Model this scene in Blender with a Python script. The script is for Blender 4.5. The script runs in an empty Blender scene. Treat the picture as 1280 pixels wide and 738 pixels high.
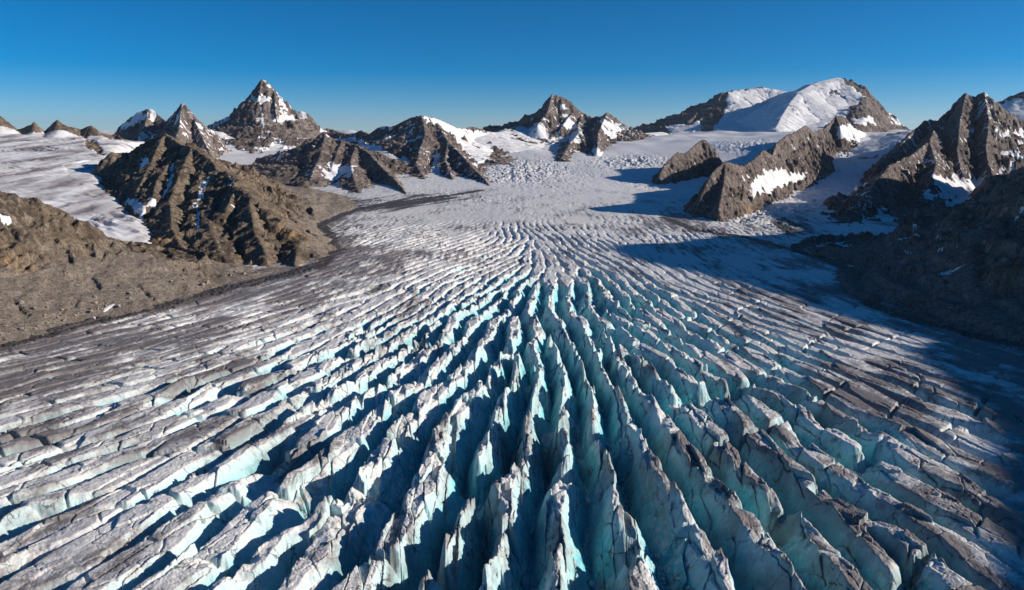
import bpy, math, time
import numpy as np
T0 = time.time()
rng = np.random.default_rng(11)
S = bpy.context.scene
COL = S.collection
F32 = np.float32

# ------------------------------------------------------------------ camera
H = 200.0
FPX = 849.0
PITCH = math.radians(13.5)
CP, SP = math.cos(PITCH), math.sin(PITCH)

def ray(px, py):
    xr, yd = (px - 640) / FPX, (py - 369) / FPX
    return xr, CP - yd * SP, -SP - yd * CP

def at(px, py, Y):
    """world point at forward distance Y seen at (px, py)"""
    dx, dy, dz = ray(px, py)
    k = Y / dy
    return (dx * k, Y, H + dz * k)

def project(x, y, z):
    dz = z - H
    fwd = np.maximum(y * CP - dz * SP, 1e-3)
    dn = -y * SP - dz * CP
    return 640 + FPX * x / fwd, 369 + FPX * dn / fwd

cam = bpy.data.cameras.new('camera')
cam.sensor_fit = 'HORIZONTAL'
cam.angle = 2 * math.atan(640 / FPX)
cam.clip_start, cam.clip_end = 1.0, 60000.0
camo = bpy.data.objects.new('camera', cam)
COL.objects.link(camo)
camo.location = (0, 0, H)
camo.rotation_euler = (math.pi / 2 - PITCH, 0, 0)
S.camera = camo

# low sun from the right; azimuth counted clockwise from the view direction
SUN_EL, SUN_AZ = math.radians(19), math.radians(93)

def shade_crest(X0, reach):
    """crest line at x = X0 just high enough for its shadow to end at the given (Y, X) spots on the ice"""
    out = []
    for Y, Xs in reach:
        d = X0 - Xs
        out.append(('w', X0, Y + d / math.tan(SUN_AZ), 1.0 + d / math.sin(SUN_AZ) * math.tan(SUN_EL)))
    return out

# ------------------------------------------------------------------ noise
_p = np.random.default_rng(5).permutation(256)
PERM = np.concatenate([_p, _p]).astype(np.int32)
_a = np.arange(256) * (2 * math.pi / 256)
GX, GY = np.cos(_a).astype(F32), np.sin(_a).astype(F32)

def perlin(x, y, seed=0):
    x = np.asarray(x, dtype=F32) + F32(seed * 17.37)
    y = np.asarray(y, dtype=F32) + F32(seed * 9.71)
    x, y = np.broadcast_arrays(x, y)
    xf, yf = np.floor(x), np.floor(y)
    xi, yi = xf.astype(np.int32) & 255, yf.astype(np.int32) & 255
    x, y = x - xf, y - yf
    u = x * x * x * (x * (x * 6 - 15) + 10)
    v = y * y * y * (y * (y * 6 - 15) + 10)
    A, B = PERM[xi], PERM[xi + 1]
    def g(h, dx, dy):
        return GX[h] * dx + GY[h] * dy
    n00 = g(PERM[A + yi], x, y)
    n10 = g(PERM[B + yi], x - 1, y)
    n01 = g(PERM[A + yi + 1], x, y - 1)
    n11 = g(PERM[B + yi + 1], x - 1, y - 1)
    a = n00 + u * (n10 - n00)
    b = n01 + u * (n11 - n01)
    return (a + v * (b - a)) * F32(1.5)

def fbm(x, y, octv=4, seed=0, gain=0.5):
    r, a = 0, 1.0
    for o in range(octv):
        r = r + a * perlin(x * 2 ** o, y * 2 ** o, seed + o * 3)
        a *= gain
    return r

def ridged(x, y, octv=4, seed=0, gain=0.5):
    r, a, t = 0, 1.0, 0
    for o in range(octv):
        r = r + a * (1 - np.abs(perlin(x * 2 ** o, y * 2 ** o, seed + o * 3)) * 1.6)
        t += a
        a *= gain
    return r / t          # about 0..1, 1 on ridges

# angular blocks: every cell has its own height and lean; also the distance to the cell border
def blocks(x, y, seed):
    xi, yi = np.floor(x).astype(np.int32), np.floor(y).astype(np.int32)
    f1 = np.full(x.shape, 9e9, F32)
    f2 = np.full(x.shape, 9e9, F32)
    idv = np.zeros(x.shape, np.int32)
    lx = np.zeros(x.shape, F32)
    for di in (-1, 0, 1):
        for dj in (-1, 0, 1):
            hsh = PERM[(PERM[(xi + di + seed) & 255] + yi + dj) & 255]
            ox = (xi + di) + (0.12 + 0.76 * hsh / 255.0).astype(F32)
            oy = (yi + dj) + (0.12 + 0.76 * PERM[hsh + 57] / 255.0).astype(F32)
            dx, dy = x - ox, y - oy
            dd = dx * dx + dy * dy
            nearer = dd < f1
            f2 = np.where(nearer, f1, np.minimum(f2, dd))
            idv = np.where(nearer, hsh, idv)
            lx = np.where(nearer, dy, lx)
            f1 = np.where(nearer, dd, f1)
    return np.sqrt(f2) - np.sqrt(f1), PERM[idv + 101] / F32(255), lx, PERM[idv + 33] / F32(255)

def sstep(a, b, x):
    t = np.clip((x - a) / (b - a), 0, 1)
    return t * t * (3 - 2 * t)

def in_poly(px, py, poly):
    ins = np.zeros(px.shape, bool)
    n = len(poly)
    for i in range(n):
        x1, y1 = poly[i]
        x2, y2 = poly[(i + 1) % n]
        if y1 == y2:
            continue
        c = ((y1 > py) != (y2 > py)) & (px < (x2 - x1) * (py - y1) / (y2 - y1) + x1)
        ins ^= c
    return ins

def seg_dist(X, Y, pts):
    best = np.full(X.shape, 1e9, F32)
    for (x1, y1), (x2, y2) in zip(pts[:-1], pts[1:]):
        dx, dy = x2 - x1, y2 - y1
        t = np.clip(((X - x1) * dx + (Y - y1) * dy) / (dx * dx + dy * dy), 0, 1)
        best = np.minimum(best, np.hypot(X - x1 - t * dx, Y - y1 - t * dy))
    return best

# ------------------------------------------------------------------ base surface of the valley
_gy = np.arange(-2000, 30001, 20.0)
_gz = np.interp(_gy, [-2000, 0, 800, 1200, 1500, 2000, 2400, 2700, 3000, 3300, 3800, 4500, 6000, 9000, 30000],
                [-40, 0, 0, 2, 10, 26, 42, 60, 84, 105, 138, 176, 190, 192, 100])
for _ in range(3):
    _k = np.ones(9) / 9
    _gz = np.convolve(np.pad(_gz, 4, mode='edge'), _k, 'valid')

def base(X, Y):
    z = np.interp(Y, _gy, _gz)
    # upper basin under the snow dome climbs faster on the right
    z = z + 26 * np.exp(-((X - 1000) / 420) ** 2 - ((Y - 3300) / 700) ** 2)
    # the valley is a trough: snow basins climb towards the peaks on both sides
    lf = np.clip((-X - 780 - 0.06 * (Y - 2000)) / 520, 0, 1)
    rt = np.clip((X - 520 - 0.10 * (Y - 1800)) / 800, 0, 1)
    yy = np.clip((Y - 1750) / 900, 0, 1)
    z = z + np.minimum(np.maximum(0, 194 - z), 10) * lf * lf * (3 - 2 * lf) * yy + np.maximum(0, 194 - z) * rt * rt * (3 - 2 * rt) * np.clip((Y - 2450) / 900, 0, 1)
    z = z + 20 * fbm(X / 420, Y / 700, 3, 9) * np.clip((Y - 2300) / 2500, 0, 1.4)
    # gentle dome across the tongue and long swells
    z = z + 3.0 * perlin(X / 260, Y / 340, 3) + 6 * np.exp(-((X - 30) / 160) ** 2 - ((Y - 560) / 260) ** 2)
    return z

def ground(px, py):
    dx, dy, dz = ray(px, py)
    Y = 400.0
    for _ in range(60):
        zt = float(base(np.float64(dx / dy * Y), np.float64(Y)))
        Yn = (zt - H) / dz * dy
        Y = 0.5 * Y + 0.5 * Yn if 0 < Yn < 9000 else Y * 1.05
    return dx / dy * Y, Y

# ------------------------------------------------------------------ objects
def setp(o, label=None, cat=None, group=None, kind=None):
    if label: o['label'] = label
    if cat: o['category'] = cat
    if group: o['group'] = group
    if kind: o['kind'] = kind
    return o

def new_obj(name, me, parent=None):
    o = bpy.data.objects.new(name, me)
    COL.objects.link(o)
    if parent is not None:
        o.parent = parent
    return o

def mesh_from(name, V, Fc, mat, attrs=None, smooth=True):
    """numpy mesh, quads or triangles; keeps only the vertices its faces use"""
    used = np.zeros(len(V), bool)
    used[Fc.ravel()] = True
    remap = np.cumsum(used) - 1
    Fc = remap[Fc]
    V = V[used]
    k = Fc.shape[1]
    me = bpy.data.meshes.new(name)
    me.vertices.add(len(V))
    me.vertices.foreach_set('co', np.ascontiguousarray(V, dtype=F32).ravel())
    me.loops.add(Fc.size)
    me.loops.foreach_set('vertex_index', np.ascontiguousarray(Fc, dtype=np.int32).ravel())
    me.polygons.add(len(Fc))
    me.polygons.foreach_set('loop_start', np.arange(0, Fc.size, k, dtype=np.int32))
    for an, av in (attrs or {}).items():
        a = me.attributes.new(an, 'FLOAT', 'POINT')
        a.data.foreach_set('value', np.ascontiguousarray(av[used], dtype=F32))
    me.update(calc_edges=True)
    if smooth:
        me.shade_smooth()
    me.materials.append(mat)
    return me

def grid_faces(nr, nc):
    i = np.arange(nr * nc).reshape(nr, nc)
    return np.stack([i[:-1, :-1], i[:-1, 1:], i[1:, 1:], i[1:, :-1]], -1).reshape(-1, 4)

def components(mask):
    """4-connected components of a 2-D mask: array of labels, -1 outside"""
    n, m = mask.shape
    big = n * m
    lab = np.where(mask, np.arange(n * m).reshape(n, m), big)
    while True:
        old = lab
        q = np.pad(lab, 1, constant_values=big)
        lab = np.minimum.reduce([q[1:-1, 1:-1], q[:-2, 1:-1], q[2:, 1:-1], q[1:-1, :-2], q[1:-1, 2:]])
        lab = np.where(mask, lab, big)
        flat = np.append(lab.ravel(), big)
        for _ in range(4):
            flat = flat[flat]
        lab = flat[:-1].reshape(n, m)
        if (lab == old).all():
            return np.where(mask, lab, -1)

# ------------------------------------------------------------------ materials
class NT:
    def __init__(self, name, rough=0.8, spec=0.3):
        self.m = bpy.data.materials.new(name)
        self.m.use_nodes = True
        self.t = self.m.node_tree
        self.b = self.t.nodes['Principled BSDF']
        self.b.inputs['Roughness'].default_value = rough
        self.b.inputs['Specular IOR Level'].default_value = spec
        self.pos = self.t.nodes.new('ShaderNodeNewGeometry')
    def n(self, typ, **kw):
        x = self.t.nodes.new(typ)
        for k, v in kw.items():
            setattr(x, k, v)
        return x
    def l(self, a, b):
        self.t.links.new(a, b)
    def val(self, sock, v):
        if isinstance(v, bpy.types.NodeSocket):
            self.l(v, sock)
        else:
            sock.default_value = v
    def mapping(self, scale=(1, 1, 1), rot=(0, 0, 0)):
        mp = self.n('ShaderNodeMapping')
        mp.inputs['Scale'].default_value = scale
        mp.inputs['Rotation'].default_value = rot
        self.l(self.pos.outputs['Position'], mp.inputs['Vector'])
        return mp.outputs[0]
    def noise(self, scale, detail=5, rough=0.6, vec=None, dist=0.0):
        x = self.n('ShaderNodeTexNoise')
        x.inputs['Scale'].default_value = scale
        x.inputs['Detail'].default_value = detail
        x.inputs['Roughness'].default_value = rough
        x.inputs['Distortion'].default_value = dist
        self.l(vec if vec is not None else self.pos.outputs['Position'], x.inputs['Vector'])
        return x.outputs['Fac']
    def vor(self, scale, feature='DISTANCE_TO_EDGE', vec=None, rnd=1.0):
        x = self.n('ShaderNodeTexVoronoi', feature=feature)
        x.inputs['Scale'].default_value = scale
        x.inputs['Randomness'].default_value = rnd
        self.l(vec if vec is not None else self.pos.outputs['Position'], x.inputs['Vector'])
        return x.outputs['Distance']
    def ramp(self, fac, a, b, lo=0.0, hi=1.0, smooth=True):
        x = self.n('ShaderNodeMapRange')
        x.interpolation_type = 'SMOOTHSTEP' if smooth else 'LINEAR'
        x.inputs['From Min'].default_value = a
        x.inputs['From Max'].default_value = b
        x.inputs['To Min'].default_value = lo
        x.inputs['To Max'].default_value = hi
        self.l(fac, x.inputs['Value'])
        return x.outputs['Result']
    def math(self, op, a, b=0.0, clamp=False):
        x = self.n('ShaderNodeMath', operation=op)
        x.use_clamp = clamp
        self.val(x.inputs[0], a)
        self.val(x.inputs[1], b)
        return x.outputs[0]
    def mix(self, fac, a, b):
        x = self.n('ShaderNodeMix', data_type='RGBA')
        self.val(x.inputs['Factor'], fac)
        for s, v in ((x.inputs[6], a), (x.inputs[7], b)):
            if isinstance(v, bpy.types.NodeSocket):
                self.l(v, s)
            else:
                s.default_value = (*v, 1)
        return x.outputs[2]
    def attr(self, name):
        x = self.n('ShaderNodeAttribute')
        x.attribute_name = name
        return x.outputs['Fac']
    def color(self, c):
        self.l(c, self.b.inputs['Base Color'])
    def bump(self, h, strength, dist):
        x = self.n('ShaderNodeBump')
        x.inputs['Strength'].default_value = strength
        x.inputs['Distance'].default_value = dist
        self.l(h, x.inputs['Height'])
        self.l(x.outputs[0], self.b.inputs['Normal'])

def rock_mat(name, dark, mid, light, scale, scree=(0.2, 0.165, 0.135), ochre=(0.34, 0.22, 0.12)):
    """rock with strata, scree and snow; scale = size in metres of the coarse blotches"""
    t = NT(name, 0.9, 0.15)
    n1 = t.noise(1 / scale, 6, 0.65)
    n2 = t.noise(7 / scale, 7, 0.72, t.mapping((1, 1, 0.3), (0.12, -0.1, 0)))
    st = t.noise(5 / scale, 4, 0.65, t.mapping((0.5, 0.5, 3.2), (0.35, 0.3, 0.4)), 0.6)
    c = t.mix(t.ramp(n1, 0.38, 0.62), dark, mid)
    c = t.mix(t.ramp(n2, 0.48, 0.66, 0, 0.9), c, light)
    c = t.mix(t.ramp(st, 0.52, 0.66, 0, 0.55), c, tuple(v * 0.45 for v in dark))
    c = t.mix(t.math('MULTIPLY', t.attr('ochre'), t.ramp(n2, 0.35, 0.6)), c, ochre)
    sn = t.noise(9 / scale, 6, 0.75)
    sc = t.mix(t.ramp(sn, 0.35, 0.7), tuple(v * 0.72 for v in scree), tuple(v * 1.2 for v in scree))
    c = t.mix(t.math('ADD', t.attr('scree'), t.ramp(n2, 0.3, 0.7, -0.25, 0.25), True), c, sc)
    sb = t.noise(7 / scale, 4, 0.7)
    sf = t.ramp(t.math('ADD', t.attr('snow'), t.ramp(sb, 0.25, 0.75, -0.4, 0.4, False)), 0.42, 0.58)
    old = t.noise(2.5 / scale, 5, 0.7, t.mapping((1, 1, 1)))
    snowc = t.mix(t.ramp(old, 0.4, 0.75), (0.84, 0.83, 0.83), (0.68, 0.66, 0.67))
    snowc = t.mix(t.attr('grime'), snowc, (0.25, 0.21, 0.22))
    c = t.mix(sf, c, snowc)
    t.color(c)
    n3 = t.noise(26 / scale, 5, 0.75, t.mapping((1, 1, 0.35), (-0.15, 0.1, 0.3)))
    c = t.mix(t.math('MULTIPLY', t.ramp(n3, 0.38, 0.5, 0.8, 0), t.math('SUBTRACT', 1.0, sf)), c, tuple(v * 0.5 for v in dark))
    t.color(c)
    hgt = t.math('ADD', t.math('MULTIPLY', n2, 0.7), t.math('MULTIPLY', n3, 0.5))
    hgt = t.math('MULTIPLY', hgt, t.ramp(sf, 0, 1, 1.0, 0.16))
    t.bump(hgt, 1.0, scale * 0.055)
    return t.m

MAT_NEAR = rock_mat('rock_brown', (0.088, 0.067, 0.05), (0.2, 0.15, 0.107), (0.34, 0.275, 0.21), 60, (0.28, 0.235, 0.195), (0.44, 0.28, 0.14))
MAT_FAR = rock_mat('rock_grey_brown', (0.10, 0.08, 0.075), (0.215, 0.172, 0.152), (0.38, 0.32, 0.285), 110, (0.19, 0.155, 0.145))
MAT_RIGHT = rock_mat('rock_dark', (0.11, 0.09, 0.08), (0.22, 0.18, 0.155), (0.38, 0.32, 0.28), 70, (0.26, 0.22, 0.2))

def ice_mat():
    t = NT('glacier_ice', 0.6, 0.35)
    sep = t.n('ShaderNodeSeparateXYZ')
    t.l(t.pos.outputs['Normal'], sep.inputs[0])
    nz = sep.outputs['Z']
    nA = t.noise(0.05, 6, 0.65)
    nB = t.noise(0.35, 6, 0.7)
    nC = t.noise(1.6, 4, 0.7)
    blu = t.attr('blue')
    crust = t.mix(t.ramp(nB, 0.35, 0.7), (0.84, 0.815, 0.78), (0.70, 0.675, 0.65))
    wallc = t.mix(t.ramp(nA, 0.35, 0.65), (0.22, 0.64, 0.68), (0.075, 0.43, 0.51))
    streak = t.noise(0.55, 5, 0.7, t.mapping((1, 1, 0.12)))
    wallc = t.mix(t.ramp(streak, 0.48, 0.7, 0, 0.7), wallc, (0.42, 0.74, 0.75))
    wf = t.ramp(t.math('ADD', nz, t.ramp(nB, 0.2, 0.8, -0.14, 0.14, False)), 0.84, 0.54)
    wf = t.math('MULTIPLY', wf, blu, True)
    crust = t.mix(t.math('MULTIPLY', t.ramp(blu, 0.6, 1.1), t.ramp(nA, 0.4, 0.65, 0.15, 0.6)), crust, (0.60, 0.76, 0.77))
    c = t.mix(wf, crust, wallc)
    # dark silt: broad stain (attribute), specks, and thin silt lines in old cracks
    dirt = t.attr('dirt')
    dn = t.noise(0.12, 7, 0.72, None, 0.4)
    df = t.ramp(t.math('ADD', t.math('MULTIPLY', dirt, 0.62), t.math('ADD', t.math('MULTIPLY', dn, 0.75), t.math('MULTIPLY', nC, 0.22))), 0.60, 0.92, 0, 0.9)
    df = t.math('MULTIPLY', df, t.ramp(wf, 0, 1, 1.0, 0.55))
    c = t.mix(df, c, t.mix(nB, (0.075, 0.062, 0.062), (0.23, 0.195, 0.195)))
    wv = t.n('ShaderNodeVectorMath', operation='ADD')
    nzv = t.n('ShaderNodeTexNoise')
    nzv.inputs['Scale'].default_value = 0.12
    nzv.inputs['Detail'].default_value = 4
    t.l(t.pos.outputs['Position'], nzv.inputs['Vector'])
    sc = t.n('ShaderNodeVectorMath', operation='SCALE')
    t.l(nzv.outputs['Color'], sc.inputs[0])
    sc.inputs['Scale'].default_value = 9
    t.l(t.mapping((0.42, 1, 0.3)), wv.inputs[0])
    t.l(sc.outputs[0], wv.inputs[1])
    cr = t.vor(0.075, 'DISTANCE_TO_EDGE', wv.outputs[0])
    crm = t.math('MULTIPLY', t.ramp(cr, 0.004, 0.026, 1, 0), t.ramp(nA, 0.46, 0.58))
    crm = t.math('MULTIPLY', crm, t.attr('near'))
    c = t.mix(t.math('MULTIPLY', crm, 0.8), c, (0.07, 0.06, 0.055))
    # rubble margin
    c = t.mix(t.ramp(t.math('ADD', t.attr('debris'), t.ramp(nB, 0.2, 0.8, -0.3, 0.3, False)), 0.4, 0.6), c, t.mix(nC, (0.035, 0.03, 0.03), (0.12, 0.10, 0.09)))
    # far snow
    c = t.mix(t.attr('snow'), c, t.mix(nA, (0.84, 0.83, 0.83), (0.74, 0.73, 0.73)))
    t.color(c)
    hh = t.math('ADD', t.math('MULTIPLY', nB, 0.8), t.math('MULTIPLY', nC, 0.3))
    hh = t.math('SUBTRACT', hh, t.math('MULTIPLY', crm, 0.35))
    t.bump(hh, 0.75, 0.7)
    return t.m
MAT_ICE = ice_mat()

# ------------------------------------------------------------------ mountains
def R(pts, prof, jag=0.0):
    out = []
    for p in pts:
        out.append(tuple(p[1:]) if p[0] == 'w' else at(*p))
    return out, prof, jag

FIELDS = []
def mountain(name, label, cat, ridges, res, mat, gl=60.0, ga=22.0, na=10.0, warp=22.0, snow=(), dust=0.0,
             scree_d=None, ochre=(), all_snow=None, foot=None, fslope=0.5, snow_rough=0.0, islands=.62, fscree=1.0, fq_s=(900, 1000), ymin=200, margin=500.0, sink=4.0, seed=0, part='snow_patch', grime=0.0, bare=()):
    allp = np.array([p for r in ridges for p in r[0]])
    x0, y0 = allp[:, 0].min() - margin, allp[:, 1].min() - margin
    x1, y1 = allp[:, 0].max() + margin, allp[:, 1].max() + margin * 0.7
    xs, ys = np.arange(x0, x1, res), np.arange(max(y0, ymin), y1, res)
    X, Y = np.meshgrid(xs, ys)
    X, Y = X.astype(F32), Y.astype(F32)
    wx = X + warp * fbm(X / (gl * 3.2), Y / (gl * 3.2), 4, seed + 1)
    wy = Y + warp * fbm(X / (gl * 3.2), Y / (gl * 3.2), 4, seed + 21)
    h = np.full(X.shape, -1e9, F32)
    s = np.zeros(X.shape, F32)
    d = np.zeros(X.shape, F32)
    off = 0.0
    for pts, prof, jag in ridges:
        pd, pz = [p[0] for p in prof] + [prof[-1][0] + 4000], [p[1] for p in prof] + [prof[-1][1] + 1800]
        for (ax, ay, az), (bx, by, bz) in zip(pts[:-1], pts[1:]):
            ex, ey = bx - ax, by - ay
            L = math.hypot(ex, ey) + 1e-6
            # near the crest the true position counts, so the skyline stays where it belongs
            t0 = np.clip(((X - ax) * ex + (Y - ay) * ey) / (L * L), 0, 1)
            d0 = np.hypot(X - ax - t0 * ex, Y - ay - t0 * ey)
            w = np.clip(d0 / (warp * 3 + 1), 0, 1)
            ux, uy = X + (wx - X) * w, Y + (wy - Y) * w
            t = np.clip(((ux - ax) * ex + (uy - ay) * ey) / (L * L), 0, 1)
            dd = np.hypot(ux - ax - t * ex, uy - ay - t * ey)
            side = np.where((ux - ax) * ey - (uy - ay) * ex > 0, 37.7, 0.0)
            ss = off + t * L
            zz = az + t * (bz - az) - np.interp(dd, pd, pz).astype(F32)
            if jag:
                zz = zz + jag * (ridged(ss / (jag * 5), np.zeros_like(ss), 3, seed + 5) - 0.6) * np.exp(-dd / (jag * 5))
            m = zz > h
            h[m] = zz[m]
            s[m] = (ss + side)[m]
            d[m] = dd[m]
            off += L
        off += 211.0
    b = base(X, Y)
    fsc = np.zeros(X.shape, F32)
    if foot is not None:       # the foot of the slope follows the edge of the ice
        edge, far = foot
        q = seg_dist(X, Y, edge) * np.where(in_poly(X, Y, list(edge) + list(far)), 1, -1)
        q = q + 7 * fbm(X / 55, Y / 55, 3, seed + 41)
        fq = fslope if isinstance(fslope, list) else [(0, 0), (60, 48 * fslope), (200, 200 * fslope), (500, 625 * fslope), (900, 1350 * fslope)]
        cap = b - 2 + np.where(q > 0, np.interp(q, [p[0] for p in fq], [p[1] for p in fq]), q * 0.6)
        kk = 8.0
        fsc = sstep(-10, 14, h - cap) * fscree * (1 - sstep(fq_s[0], fq_s[1], q + 30 * fbm(X / 45, Y / 45, 3, seed + 43)))
        h = -kk * np.log(np.exp(np.clip(-h / kk, -80, 80)) + np.exp(np.clip(-cap / kk, -80, 80))).astype(F32)
    px, py = project(X, Y, h)
    jx = 4.5 * fbm(px / 13, py / 13, 4, seed + 7, .65)
    jy = 4.5 * fbm(px / 13, py / 13, 4, seed + 8, .65)
    sn = np.zeros(X.shape, bool)
    for poly in snow:
        sn |= in_poly(px + jx, py + jy, poly)
    if all_snow:
        sn |= all_snow(X, Y, h, d, px + jx, py + jy)
    for poly in bare:
        sn &= ~in_poly(px + jx, py + jy, poly)
    if not all_snow:       # rock ribs showing through
        sn &= (fbm(s / (gl * .5), d / (gl * 1.6), 3, seed + 51) + .5 * fbm(X / 25, Y / 25, 2, seed + 52)) < islands
    snf = sn.astype(F32)
    for _ in range(2):      # soften by two cells
        q = np.pad(snf, 1, mode='edge')
        snf = (q[1:-1, 1:-1] * 2 + q[:-2, 1:-1] + q[2:, 1:-1] + q[1:-1, :-2] + q[1:-1, 2:]) / 6
    g = ridged(s / gl, d / (gl * 3.0) + 7, 4, seed + 11, 0.55)
    ramp_d = np.clip(d / (gl * 1.2), 0, 1)
    scr = np.zeros(X.shape, F32)
    if scree_d:
        scr = sstep(scree_d[0], scree_d[1], d + 40 * fbm(X / 70, Y / 70, 3, seed + 13))
    scr = np.maximum(scr, fsc)
    k = (1 - 0.85 * snf) * (1 - 0.8 * scr)
    h = h + (np.clip(g, 0, 1.2) ** 1.6 - 0.48) * ga * 2.7 * ramp_d * k
    g2 = ridged(s / (gl * 0.36) + 0.6 * fbm(X / gl, Y / gl, 2, seed + 33), d / (gl * 1.3), 3, seed + 12, 0.6)
    h = h + (g2 - 0.62) * ga * 0.8 * np.clip(d / (gl * 0.5), 0.1, 1) * k
    rn = ridged(s / (gl * 0.8) + .7 * fbm(X / gl, Y / gl, 2, seed + 34), d / (gl * 1.2), 6, seed + 15, 0.6)
    h = h + (rn - 0.6) * na * 1.3 * k * np.clip(d / (gl * 0.4), 0.12, 1)
    # angular faces at two sizes, drawn out down the slope
    fx_, fy_ = s + 7 * fbm(X / 30, Y / 30, 2, seed + 45), d + 7 * fbm(X / 30, Y / 30, 2, seed + 46)
    _, va, la, ta = blocks(fx_ / (gl * .6), fy_ / (gl * 2.6), seed + 47)
    _, vb, lb, tb = blocks(X / (gl * .34) + fy_ / (gl * 2), fy_ / (gl * .5), seed + 48)
    h = h + k * na * np.clip(d / (gl * .6), 0.1, 1) * (.9 * (va - .5) + 2.0 * la * (ta - .5) + .5 * (vb - .5) + .8 * lb * (tb - .5))
    # ledges: bands of harder rock
    led = (h + 0.25 * X + 9 * fbm(X / 90, Y / 90, 3, seed + 35)) / (gl * 0.42)
    h = h + k * (1 - snf) * gl * 0.03 * np.sin(led * 6.283) * np.clip(d / (gl * 0.5), 0, 1)
    h = h + k * na * 0.55 * (ridged(X / (res * 9), Y / (res * 9), 3, seed + 17, .6) - .6)
    if snow_rough:
        cw = 30 * fbm(X / 140, Y / 140, 2, seed + 61)
        h = h + snow_rough * snf * (ridged((X + cw) / 120, (Y + .35 * X + cw) / 21, 3, seed + 62, .6) - .7) * (.25 + 1.3 * sstep(-.1, .5, fbm(X / 190, Y / 150, 2, seed + 63))) * np.clip(d / 60, 0, 1)
    if scree_d or foot is not None:
        h = h + scr * (na * 0.3) * (fbm(X / 20, Y / 20, 4, seed + 18) * .7 + ridged(s / 22, d / 260, 2, seed + 39))
    if dust:
        gy_, gx_ = np.gradient(h, res)
        slope = np.hypot(gx_, gy_)
        v = fbm(s / (gl * 0.45), d / (gl * 1.4), 4, seed + 19) * 0.6 + (0.55 - g) * 1.2 - (slope - 0.9) * 0.25
        v = v + fbm(X / (gl * 4), Y / (gl * 4), 2, seed + 23) * 0.5
        du = sstep(0.8 - dust, 1.1 - dust, v) * (1 - scr)
        for poly in bare:
            du = du * (1 - in_poly(px + jx, py + jy, poly))
        fl = fbm(s / (gl * .17), h / (gl * .9), 3, seed + 37) + 0.55 * fbm(X / (gl * 3), Y / (gl * 3), 2, seed + 38) + (dust - .4)
        du = np.maximum(du, sstep(.42, .62, fl) * (1 - scr))
        snf = np.maximum(snf, du * 0.9)
    oc = np.zeros(X.shape, F32)
    for (ox, oy, orad) in ochre:
        oc = np.maximum(oc, np.exp(-(((px - ox) / orad) ** 2 + ((py - oy) / (orad * 0.6)) ** 2)) * 0.9)
    gr = np.clip(grime * (0.5 + 1.1 * fbm(X / 45, Y / 160, 4, seed + 29)), 0, 1) if grime else np.zeros(X.shape, F32)
    FIELDS.append((xs[0], ys[0], res, h))
    V = np.stack([X, Y, h], -1).reshape(-1, 3)
    Fc = grid_faces(*X.shape)
    up = (h > b - sink).reshape(-1)
    live = up[Fc].any(1)
    at_ = {'snow': snf.reshape(-1), 'scree': scr.reshape(-1), 'ochre': oc.reshape(-1), 'grime': gr.reshape(-1)}
    fs = (snf.reshape(-1)[Fc].mean(1) > 0.5) & live
    lab = components(fs.reshape(X.shape[0] - 1, X.shape[1] - 1)).ravel()
    ids, cnt = np.unique(lab[lab >= 0], return_counts=True)
    ids = ids[cnt > max(40, 0.004 * live.sum())]
    cnt = cnt[cnt > max(40, 0.004 * live.sum())]
    ids = ids[np.argsort(-cnt)][:14]
    rest = live & ~np.isin(lab, ids)
    root = new_obj(name, mesh_from(name, V, Fc[rest], mat, at_, smooth=False) if rest.any() else None)
    setp(root, label, cat, None, 'structure')
    for k_ in ids:
        new_obj(part, mesh_from(part, V, Fc[lab == k_], mat, at_), root)
    print('%-18s %7d faces %5.1fs' % (name, len(Fc), time.time() - T0))
    return root

FACE = [(0, 0), (60, 90), (160, 220), (280, 330), (500, 450)]
RIB = [(0, 0), (40, 48), (110, 125), (230, 230), (500, 420)]
EDGE_L = [ground(*p) for p in [(-200, 480), (0, 434), (100, 405), (200, 383), (270, 363), (340, 347), (400, 332), (420, 312), (408, 292), (400, 280), (440, 264), (520, 250), (600, 238)]]
EDGE_R = [ground(*p) for p in [(1500, 480), (1280, 432), (1190, 412), (1100, 386), (1062, 362), (1056, 335), (1030, 322), (990, 312), (930, 296), (870, 288), (830, 272)]]
FOOT_L = (EDGE_L, [(-200, 4000), (-3000, 4000), (-3000, 300)])
FOOT_R = (EDGE_R, [(900, 4000), (4000, 4000), (4000, -2000), (470, -2000)])
FOOT_SNOW = ([(-380, 700), (-470, 930), (-620, 1250), (-860, 1600), (-1160, 2350)], [(-1700, 3600), (-5000, 3600), (-5000, 500)])

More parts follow.
